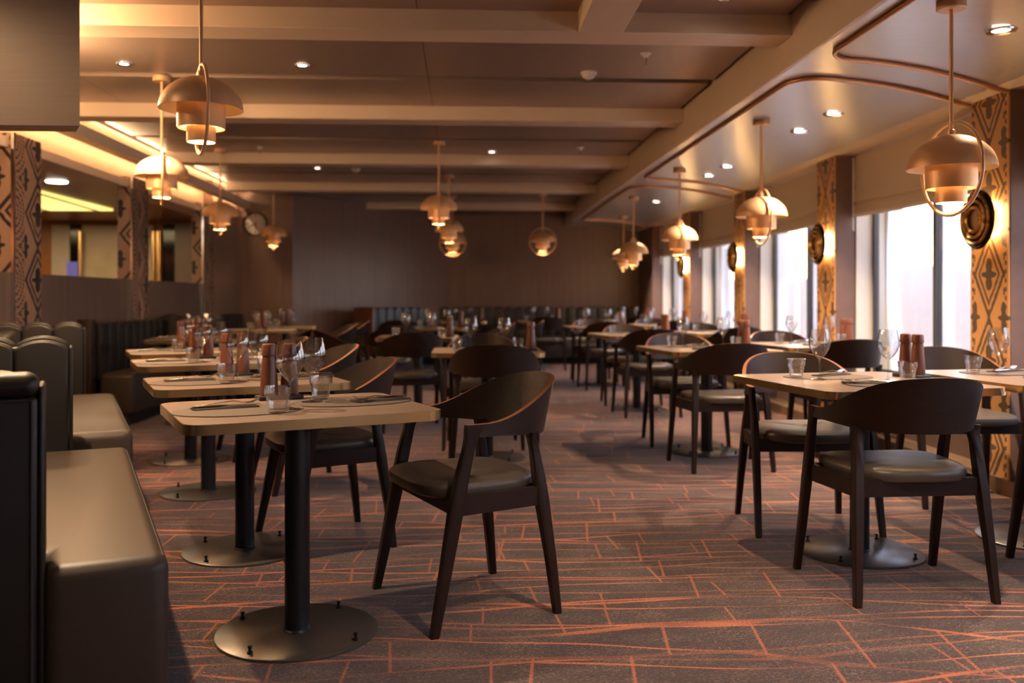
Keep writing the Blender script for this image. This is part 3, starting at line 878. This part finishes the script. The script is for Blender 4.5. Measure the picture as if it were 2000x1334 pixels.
chairs = [
 (.007, 3.384, 204, 'dark wooden armchair pulled out at the frontmost left booth table', 0),
 (-.636, 4.285, 204, 'dark wooden armchair tucked behind the pedestal of the second left booth table', 0),
 (-.96, 5.60, 205, 'dark wooden armchair, light-rimmed back, at the third left booth table', 0),
 (-1.45, 6.70, 205, 'dark wooden armchair at the fourth left booth table', 0),
 (-1.72, 8.55, 190, 'dark wooden armchair at the table by the far booth panel', 0),
 (-1.50, 10.3, 200, 'dark wooden armchair at the first far-left corner table', 0),
 (-1.52, 11.9, 200, 'dark wooden armchair at the last far-left corner table', 0),
 (1.67, 3.49, 92, 'biggest dark wooden armchair at right, back to the camera', 1),
 (1.67, 4.44, 268, 'dark wooden armchair behind the large front right table, facing the camera', 1),
 (2.63, 3.59, 90, 'dark wooden armchair cut by the right edge of the photo', 1),
 (2.74, 4.95, 266, 'dark wooden armchair behind the right-edge table before the patterned pillar', 1),
 (1.71, 6.02, 93, 'near-side dark wooden armchair at the second right aisle table', 1),
 (1.70, 7.05, 270, 'far-side dark wooden armchair at the second right aisle table', 1),
 (1.76, 8.72, 92, 'near-side dark wooden armchair at the third right aisle table', 1),
 (1.76, 9.68, 270, 'far-side dark wooden armchair at the third right aisle table', 1),
 (1.74, 11.3, 92, 'near-side dark wooden armchair at the fourth right aisle table', 1),
 (1.74, 12.28, 270, 'far-side dark wooden armchair at the fourth right aisle table', 1),
 (2.72, 6.55, 92, 'near-side dark wooden armchair at the first window table beyond the right edge', 2),
 (2.70, 7.62, 268, 'far-side dark wooden armchair at the first window table beyond the right edge', 2),
 (2.74, 9.2, 90, 'near-side dark wooden armchair at the middle window table', 2),
 (2.72, 10.25, 270, 'far-side dark wooden armchair at the middle window table', 2),
 (2.74, 11.95, 90, 'near-side dark wooden armchair at the farthest window table', 2),
 (2.72, 12.95, 270, 'far-side dark wooden armchair at the farthest window table', 2),
 (.20, 5.92, 88, 'dark wooden armchair at the front centre table, back to the camera', 3),
 (.15, 6.98, 270, 'dark wooden armchair behind the front centre table', 3),
 (-.46, 7.92, 104, 'reddish-looking wooden armchair at the second centre table, back to the camera', 3),
 (-1.05, 8.62, 15, 'wooden armchair left of the second centre table, facing right', 3),
 (-.78, 9.72, 118, 'pale-rimmed wooden armchair beyond the second centre table', 3),
 (.28, 10.7, 190, 'wooden armchair right of the third centre table, yellowish inside', 3),
 (.72, 11.9, 185, 'wooden armchair with pale outer rim behind the front centre mill', 3),
 (-.85, 12.4, 95, 'small far armchair with pale top left of the centre glasses', 3),
 (1.32, 14.35, 88, 'far armchair standing before the back banquette right of centre', 3),
 (.0, 13.98, 92, 'far armchair before the back banquette left of centre', 3),
 (2.75, 14.3, 90, 'far armchair before the back banquette at the window side', 3),
]
GR = ['armchairs along the left booths', 'armchairs in the right aisle row', 'armchairs at the window tables', 'armchairs in the centre and far end']
for (x, y, h, lb, gi) in chairs:
    place(CH, (x, y, 0), R(h - 90), lb, GR[gi])

# ------------------------------------------------------------------ tables
def table_proto(L, W, name):
    t = thing('dining_table', '', 'table')
    obj('tabletop', G().prism(rrect(L - .006, W - .006, .062), .722, .7502), 'top', t)
    o = rrect(L, W, .065, 8); i_ = rrect(L - .008, W - .008, .061, 8)
    n = len(o); g = G()
    rings = [[(x, y, .720) for x, y in o], [(x, y, .7505) for x, y in o], [(x, y, .7505) for x, y in i_], [(x, y, .720) for x, y in i_]]
    vs = [p for r_ in rings for p in r_]; fs = []
    for j in range(4):
        for k in range(n): fs.append((j * n + k, j * n + (k + 1) % n, ((j + 1) % 4) * n + (k + 1) % n, ((j + 1) % 4) * n + k))
    g.add(vs, fs, 0, True); obj('edge_band', g, 'brass', t)
    obj('underframe', G().rbox(-.2, .2, -.03, .03, .695, .7218, .004, 1).rbox(-.03, .03, -.2, .2, .695, .7218, .004, 1), 'pedestal', t)
    obj('pedestal', G().lathe([(.041, .008), (.041, .70)], 32).lathe([(.041, .018), (.047, .012), (.047, .008)], 32), 'pedestal', t)
    bp_ = obj('base_plate', G().lathe([(.258, 0.0005), (.265, .002), (.265, .0075), (.262, .0095), (.0001, .010)], 72), 'plate', t)
    for k in range(4):
        a = R(38 + 90 * k); g = G().lathe([(.009, .009), (.009, .016), (.005, .017), (.005, .028), (.007, .028), (.007, .034), (.0001, .035)], 8, .232 * math.cos(a), .232 * math.sin(a))
        obj('levelling_bolt', g, 'bolt', bp_)
    return t
TB = table_proto(.80, .66, 'b'); reg(TB)
TR = table_proto(.86, .82, 'r'); reg(TR)
TM = table_proto(.72, .76, 'm'); reg(TM)

# tableware prototypes
def wine_proto():
    t = thing('wine_glass', '', 'wine glass')
    o = [(.0045, .088), (.010, .094), (.024, .108), (.037, .128), (.0455, .148), (.0475, .160), (.046, .175), (.0415, .198), (.036, .2225)]
    i_ = [(max(.0002, r - .0011), z + (.004 if k < 2 else .0)) for k, (r, z) in enumerate(o)][::-1]; i_[0] = (.0349, .2225)
    obj('bowl', G().lathe(o + i_, 36, cap=True), 'glass', t)
    obj('stem', G().lathe([(.0045, .090), (.0034, .075), (.0033, .03), (.0045, .012), (.010, .006)], 14), 'glass', t)
    obj('foot', G().lathe([(.0365, .0006), (.037, .0018), (.020, .0035), (.010, .0065), (.0001, .007)], 36), 'glass', t)
    return t
WG = wine_proto(); reg(WG)
TU = obj('tumbler', G().lathe([(.0001, .0005), (.027, .0005), (.0285, .003), (.0325, .030), (.0350, .050), (.0385, .054), (.0395, .058), (.0410, .083), (.0392, .083), (.0372, .058), (.0335, .052), (.0300, .030), (.026, .011), (.0001, .010)], 36), 'tumbler')
tag(TU, 'x', 'tumbler')
def mill_proto():
    t = thing('wooden_mill', '', 'mill')
    obj('body', G().lathe([(.0001, .0), (.0315, .0), (.0325, .003), (.030, .05), (.0265, .098), (.0245, .128), (.0238, .135), (.0238, .138), (.0001, .138)], 28), 'mill', t)
    obj('head', G().lathe([(.0001, .1385), (.0225, .1385), (.0225, .142), (.0260, .144), (.0262, .150), (.0250, .176), (.0235, .181), (.018, .184), (.0001, .1845)], 28), 'mill', t)
    return t
ML = mill_proto(); reg(ML)
TY = obj('mill_tray', G().rbox(-.078, .078, -.042, .042, 0.0, .014, .003, 2), 'tray'); tag(TY, 'x', 'tray')
def egg(a, b, n=48):
    return [(a * math.cos(2 * PI * k / n) * (1 + .04 * math.sin(2 * PI * k / n)), b * math.copysign(abs(math.sin(2 * PI * k / n)) ** .9, math.sin(2 * PI * k / n))) for k in range(n)]
g = G().prism(egg(.205, .150), .0, .0022); g.add(*(lambda q: (q.v, q.f))(G().prism(egg(.2065, .1515), -.0002, .0012)), 1)
MT = obj('placemat', g, ['mat', 'mat_edge']); tag(MT, 'x', 'placemat')
g = G().rbox(-.105, .105, -.032, .032, 0, .0035, .0012, 1).rbox(-.105, .103, -.030, .026, .0036, .0062, .0012, 1)
NP = obj('napkin', g, 'napkin'); tag(NP, 'x', 'napkin')
# knife
g = G()
rr = []
for (x, w_, h) in ((-.11, .006, .004), (-.10, .0085, .007), (-.02, .0075, .007), (.0, .005, .004), (.01, .009, .0022), (.08, .0095, .0018), (.105, .006, .0015), (.112, .001, .001)):
    rr.append([(x, w_ * math.cos(2 * PI * k / 10), .004 + h / 2 * math.sin(2 * PI * k / 10)) for k in range(10)])
g.loft(rr)
KN = obj('table_knife', g, 'steel'); tag(KN, 'x', 'knife')
# fork, tines up, lying on its arch
g = G(); rr = []
for (x, w_, h, z) in ((-.10, .008, .003, .003), (-.07, .0075, .0035, .006), (-.02, .0035, .003, .011), (.02, .003, .003, .014), (.04, .006, .0025, .010), (.052, .0115, .002, .007), (.064, .0125, .002, .006)):
    rr.append([(x, w_ * math.cos(2 * PI * k / 10), z + h / 2 * math.sin(2 * PI * k / 10)) for k in range(10)])
g.loft(rr)
for q in (-1.5, -.5, .5, 1.5):
    g.tube([(.060, q * .0065, .006), (.078, q * .0066, .0075), (.098, q * .0062, .015), (.102, q * .006, .018)], [.0018, .0018, .0014, .0008], 6)
FK = obj('table_fork', g, 'steel'); tag(FK, 'x', 'fork')

TZ = .7505
def loc(cx, cy, ang, a, b):
    c, s = math.cos(ang), math.sin(ang); return (cx + a * c - b * s, cy + a * s + b * c)
def setting(cx, cy, ang, kind, ph, s1, s2, full=True, jit=0):
    """a axis points from diner one to diner two"""
    def P_(a, b, z=TZ):
        x, y = loc(cx, cy, ang, a, b); return (x, y, z)
    if kind == 'T':
        lay = [(s1, (-.195, -.03, 0), (-.225, .045, 2), (-.10, -.15), (-.045, -.085)),
               (s2, (.205, .06, 180), (.30, .03, 188), (.125, .165), (.075, .095))]
        mill = (.0, .262, 0)
    else:
        lay = [(s1, (-.19, -.03, 90), (-.15, .06, 65), (-.055, -.20), (-.06, -.10)),
               (s2, (.205, .03, 90), (.25, -.02, -70), (.20, .19), (.065, .155))]
        mill = (.10, -.335, 8)
    if kind == 'M':
        mill = (-.04, -.30, 0)
        lay = [(s1, (-.17, .03, 90), (-.20, .02, 80), (.0, .21), (-.05, .115)), (s2, (.18, -.03, 90), (.2, 0, -80), (.06, -.22), (.05, -.12))]
    zm = TZ + .0023
    for (sd, m, cu, tu, wi) in lay:
        sfx = 'at the %s of %s' % (sd, ph.replace('the first window table beyond the right edge', 'the first window table'))
        place(MT, P_(m[0], m[1], TZ + .0004), ang + R(m[2]), 'brown oval leather placemat ' + sfx, 'oval placemats')
        if full:
            place(NP, P_(cu[0], cu[1], zm), ang + R(cu[2]), 'dark folded napkin ' + sfx, 'folded napkins')
            q = loc(cu[0], cu[1], R(cu[2]), 0, -.014); place(KN, P_(q[0], q[1], zm + .0065), ang + R(cu[2]), 'steel knife ' + sfx, 'table knives')
            q = loc(cu[0], cu[1], R(cu[2]), .012, .016); place(FK, P_(q[0], q[1], zm + .0065), ang + R(cu[2] + 4), 'steel fork ' + sfx, 'table forks')
        place(WG, P_(wi[0], wi[1], zm), 0, 'stemmed wine glass ' + sfx, 'wine glasses')
        place(TU, P_(tu[0], tu[1], zm), 0, 'short clear tumbler ' + sfx, 'water tumblers')
    ma = ang + R(mill[2])
    place(TY, P_(mill[0], mill[1], TZ + .0003), ma, 'dark slate tray under the two mills on ' + ph, 'mill trays')
    c = P_(mill[0], mill[1])
    for s, w_ in ((-1, 'left-hand'), (1, 'right-hand')):
        place(ML, (c[0] + s * .036 * math.cos(ma), c[1] + s * .036 * math.sin(ma), TZ + .0146), 0, '%s walnut mill of the pair on %s' % (w_, ph), 'wooden mills')

A24 = R(24)
tabs = [
 ('T', TB, -.55, 3.10, 24, 'the frontmost left booth table', 'bench side', 'chair side', 1),
 ('T', TB, -.96, 4.12, 23, 'the second left booth table', 'bench side', 'chair side', 1),
 ('T', TB, -1.46, 5.38, 23, 'the third left booth table', 'bench side', 'chair side', 1),
 ('T', TB, -1.87, 6.45, 23, 'the fourth left booth table', 'bench side', 'chair side', 1),
 ('T', TB, -2.38, 8.40, 6, 'the table by the far booth panel', 'bench side', 'chair side', 1),
 ('T', TB, -2.33, 10.75, 10, 'the first far-left corner table', 'bench side', 'chair side', 0),
 ('T', TB, -2.30, 12.1, 10, 'the last far-left corner table', 'bench side', 'chair side', 0),
 ('R', TR, 1.735, 3.95, 100, 'the large front right table', 'near side', 'far side', 1),
 ('R', TR, 2.655, 4.12, 96, 'the table cut by the right edge', 'near side', 'far side', 1),
 ('R', TR, 1.76, 6.58, 98, 'the second right aisle table', 'near side', 'far side', 1),
 ('R', TR, 1.75, 9.20, 98, 'the third right aisle table', 'near side', 'far side', 0),
 ('R', TR, 1.75, 11.75, 98, 'the fourth right aisle table', 'near side', 'far side', 0),
 ('R', TR, 2.745, 7.08, 97, 'the first window table beyond the right edge', 'near side', 'far side', 1),
 ('R', TR, 2.745, 9.73, 97, 'the middle window table', 'near side', 'far side', 0),
 ('R', TR, 2.745, 12.45, 97, 'the farthest window table', 'near side', 'far side', 0),
 ('M', TM, .17, 6.42, 90, 'the front centre table', 'near side', 'far side', 1),
 ('M', TM, -.42, 8.72, 90, 'the second centre table', 'near side', 'far side', 0),
 ('M', TM, -.32, 11.5, 90, 'the third centre table', 'near side', 'far side', 0),
 ('M', TM, .0, 14.62, 90, 'the left table before the back banquette', 'near side', 'far side', 0),
 ('M', TM, 1.25, 14.95, 90, 'the middle table before the back banquette', 'near side', 'far side', 0),
 ('M', TM, 2.72, 14.95, 90, 'the right table before the back banquette', 'near side', 'far side', 0),
]
ordl = {'T': 'brass-edged pedestal table, %s', 'R': 'brass-edged square pedestal table, %s', 'M': 'brass-edged pedestal table, %s'}
for (k, pr, x, y, an, ph, s1, s2, full) in tabs:
    place(pr, (x, y, 0), R(an), ordl[k] % ph, 'brass-edged dining tables')
    setting(x, y, R(an), k, ph, s1, s2, bool(full))

# ------------------------------------------------------------------ booths
D = Vector((-.382, .924)); Nn = Vector((.924, .382))
def arch_row(L, n, z0, z1, dep, y0):
    """row of padded channels, local x from 0 to -L, face towards y0 side"""
    g = G(); w = L / n
    for k in range(n):
        x1 = -k * w; x0 = x1 - w
        poly = [(x0 + .002, z0), (x1 - .002, z0)]
        for q in range(9):
            t = q / 8; poly.append((x1 - .002 - (w - .004) * t, z1 - .035 + .035 * math.sin(PI * t) ** .7))
        bm = bmesh.new()
        a = [bm.verts.new((x, y0, z)) for x, z in poly]; b2 = [bm.verts.new((x, y0 + dep, z)) for x, z in poly]
        m = len(poly); bm.faces.new(a); bm.faces.new(b2[::-1])
        for i in range(m): bm.faces.new((a[i], b2[i], b2[(i + 1) % m], a[(i + 1) % m]))
        bmesh.ops.recalc_face_normals(bm, faces=bm.faces[:])
        bmesh.ops.bevel(bm, geom=bm.edges[:], offset=.026, segments=4, affect='EDGES', profile=.5, clamp_overlap=True)
        g.bm(bm, 0, True)
    return g
def divider(E, ang, L, n, label, plain=False):
    t = thing('booth_divider', label, 'booth divider', (E[0], E[1], 0), ang, 'padded booth dividers')
    if plain:
        pn_ = obj('panel', G().rbox(-L, 0, 0, .05, .0, .875, .012, 3), 'leather', t)
        obj('top_roll', G().rbox(-L, .004, -.012, .075, .868, .932, .03, 5), 'leather', t)
        obj('piping', G().tube([(-.012, -.003, .02), (-.012, -.003, .866)], .004, 8).tube([(-.012, -.003, .866), (-L, -.003, .866)], .004, 8), 'piping', pn_)
        obj('channel_padding', arch_row(L, n, .02, .93, .10, .075), 'leather', t)
    else:
        obj('channel_padding', arch_row(L, n, .02, .93, .10, 0), 'leather', t)
        obj('rear_channel_padding', arch_row(L, n, .02, .945, .10, .125), 'leather', t)
        obj('core', G().rbox(-L + .01, -.008, .06, .165, 0, .90, .01, 2), 'leather', t)
    g = G().rbox(-.001, .016, .012, .165 if plain else .213, .02, .90, .008, 3)
    obj('end_panel', g, 'leather', t)
    return t
def bench(A, B, depth, label, back=True, nch=9, notch=0):
    """A near end, B far end of the front edge; body lies to the left of A->B"""
    A = Vector(A); B = Vector(B); d = (B - A); L = d.length; ang = math.atan2(d.y, d.x)
    t = thing('booth_bench', label, 'booth bench', (A.x, A.y, 0), ang, 'leather booth benches')
    # local: x along A->B, +y to the left
    if notch:
        sp_ = [(0, 0), (L, 0), (L, depth), (notch, depth), (notch, .285), (0, .285)]
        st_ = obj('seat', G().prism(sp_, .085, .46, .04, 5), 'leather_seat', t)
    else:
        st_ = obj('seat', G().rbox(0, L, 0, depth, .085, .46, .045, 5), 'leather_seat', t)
    obj('plinth', G().box(.03 + notch, L - .03, .05, depth, 0, .09), 'rubber', t)
    s = G().tube([(.045, .013, .447), (L - .045, .013, .447)], .0035, 6)
    obj('piping', s, 'piping', st_)
    if back:
        g = arch_row(L, nch, .40, .90, .12, 0)
        g = arch_row(L - notch, nch, .40, .90, .12, 0)
        g.xf(Matrix.Translation((L, depth - .02, 0)))
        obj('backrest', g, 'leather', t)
    return t
aN = math.atan2(Nn.y, Nn.x)
divider((-1.02, 2.27), aN, 1.0, 5, 'nearest plain leather booth divider cut by the left edge', True)
divider((-1.70, 4.08), aN, 1.05, 5, 'second padded booth divider with two rounded tops facing the camera')
divider((-2.66, 6.62), aN, .58, 3, 'third padded booth divider at the patterned pillar')
bench((-.742, 2.38), (-1.475, 4.16), .62, 'large leather booth bench in the left foreground', True, 8, .185)
bench((-1.63, 4.66), (-2.40, 6.50), .62, 'second leather booth bench behind the frontmost one', True, 8)
bench((-2.86, 8.18), (-2.86, 9.98), .30, 'corner booth bench with vertical channels under the lobby opening', True, 9)
divider((-2.62, 10.0), 0, .63, 3, 'far padded booth divider under the second metal strip')
bench((-2.86, 10.25), (-2.86, 13.4), .30, 'farthest left booth bench under the lobby openings', True, 14)
o = obj('end_panel', G().rbox(-3.275, -3.16, 8.02, 8.14, 0, .93, .008, 2), 'chair_wood'); tag(o, 'dark upright end panel at the start of the corner booth', 'panel')
# far banquette
t = thing('banquette', 'long black channel-tufted banquette along the back wall', 'banquette', (0, 0, 0))
M['black_leather'] = simple('black_leather', (.010, .010, .011), .36, 0, .1, 60)
obj('seat', G().rbox(-.75, 3.22, 15.42, 15.95, .09, .46, .04, 4), 'black_leather', t)
obj('plinth', G().box(-.72, 3.2, 15.5, 15.95, 0, .1), 'rubber', t)
g = arch_row(3.95, 22, .4, .97, .12, 15.84); g.xf(Matrix.Translation((3.21, 0, 0)))
obj('backrest', g, 'black_leather', t)
t = thing('banquette', 'curved end of the back banquette before the angled wall', 'banquette', (-.72, 15.18, 0), R(44))
L_ = 1.35
obj('seat', G().rbox(-L_, 0, -.5, -.1, .09, .46, .04, 4), 'leather', t)
g = arch_row(L_, 8, .4, .97, .11, -.2); obj('backrest', g, 'black_leather', t)
obj('end_panel', G().rbox(-L_ - .05, -L_ - .005, -.55, -.08, 0, .98, .008, 2), 'mill', t)

# ------------------------------------------------------------------ light
w = bpy.data.worlds.new('sky'); sc.world = w; w.use_nodes = True
nt = w.node_tree; bg = nt.nodes['Background']
v, x, y, z = coords(nt, 'Generated')
warm = mixc(nt, ((z - .02) * 3.5).clamp(), (1.0, .90, .78), (.58, .70, 1.0))
azs = math.atan2(.2306, 1) + th; els = R(2.6)
dt = (x * (math.sin(azs) * math.cos(els)) + y * (math.cos(azs) * math.cos(els)) + z * math.sin(els))._m('MAXIMUM', 0.0)
gl = dt._m('POWER', 60.0) * 2.6
ad = nt.nodes.new('ShaderNodeMix'); ad.data_type = 'RGBA'; ad.blend_type = 'ADD'; ad.clamp_factor = False
nt.links.new(gl.s, ad.inputs[0]); nt.links.new(warm, ad.inputs[6]); ad.inputs[7].default_value = (1.0, .52, .18, 1)
nt.links.new(ad.outputs[2], bg.inputs['Color'])
bg.inputs['Strength'].default_value = 3.2
sd = bpy.data.lights.new('sun', 'SUN'); sd.energy = 22; sd.color = (1, .56, .25); sd.angle = R(.8)
so = bpy.data.objects.new('sun', sd); COL.objects.link(so)
az = math.atan2(.2306, 1) + th; el = R(2.6)
dv = Vector((math.sin(az) * math.cos(el), math.cos(az) * math.cos(el), math.sin(el)))
so.rotation_euler = dv.to_track_quat('Z', 'Y').to_euler()
# lobby lamps (its own ceiling lights)
def area(name, loc_, size, sizey, e, col, rot=(0, 0, 0)):
    ld = bpy.data.lights.new(name, 'AREA'); ld.shape = 'RECTANGLE'; ld.size = size; ld.size_y = sizey; ld.energy = e; ld.color = col
    lo = bpy.data.objects.new(name, ld); COL.objects.link(lo); lo.location = loc_; lo.rotation_euler = rot
    return lo
area('lobby_ceiling_lamp', (-5.5, 11.5, 2.2), 2.5, 2.5, 40, (1, .7, .42))
area('lobby_ceiling_lamp', (-5.2, 6.5, 2.2), 1.0, 1.0, 30, (1, .65, .36))
lw_ = bpy.data.lights.new('bulkhead_uplight', 'POINT'); lw_.energy = 45; lw_.color = (1, .60, .30); lw_.shadow_soft_size = .08
lwo = bpy.data.objects.new('bulkhead_uplight', lw_); COL.objects.link(lwo); lwo.location = (-2.45, 5.45, 2.3)
lw_ = bpy.data.lights.new('cove_lamp_near', 'POINT'); lw_.energy = 30; lw_.color = (1, .60, .30); lw_.shadow_soft_size = .12
lwo = bpy.data.objects.new('cove_lamp_near', lw_); COL.objects.link(lwo); lwo.location = (-2.25, 4.52, 2.42)
area('cove_lamp', (-3.26, 9.1, 2.50), .04, 9.0, 60, (1, .62, .32), (0, R(-100), 0))

sc.view_settings.view_transform = 'Standard'; sc.view_settings.look = 'None'
sc.view_settings.exposure = 0.78; sc.view_settings.gamma = 1; sc.view_settings.use_curve_mapping = False
cy = sc.cycles
cy.use_denoising = True
try: cy.denoiser = 'OPENIMAGEDENOISE'
except Exception: pass
cy.max_bounces = 8; cy.diffuse_bounces = 4; cy.glossy_bounces = 4; cy.transmission_bounces = 4; cy.transparent_max_bounces = 16
cy.caustics_reflective = False; cy.caustics_refractive = False
cy.sample_clamp_indirect = 4.0
cy.use_adaptive_sampling = True; cy.adaptive_threshold = .025
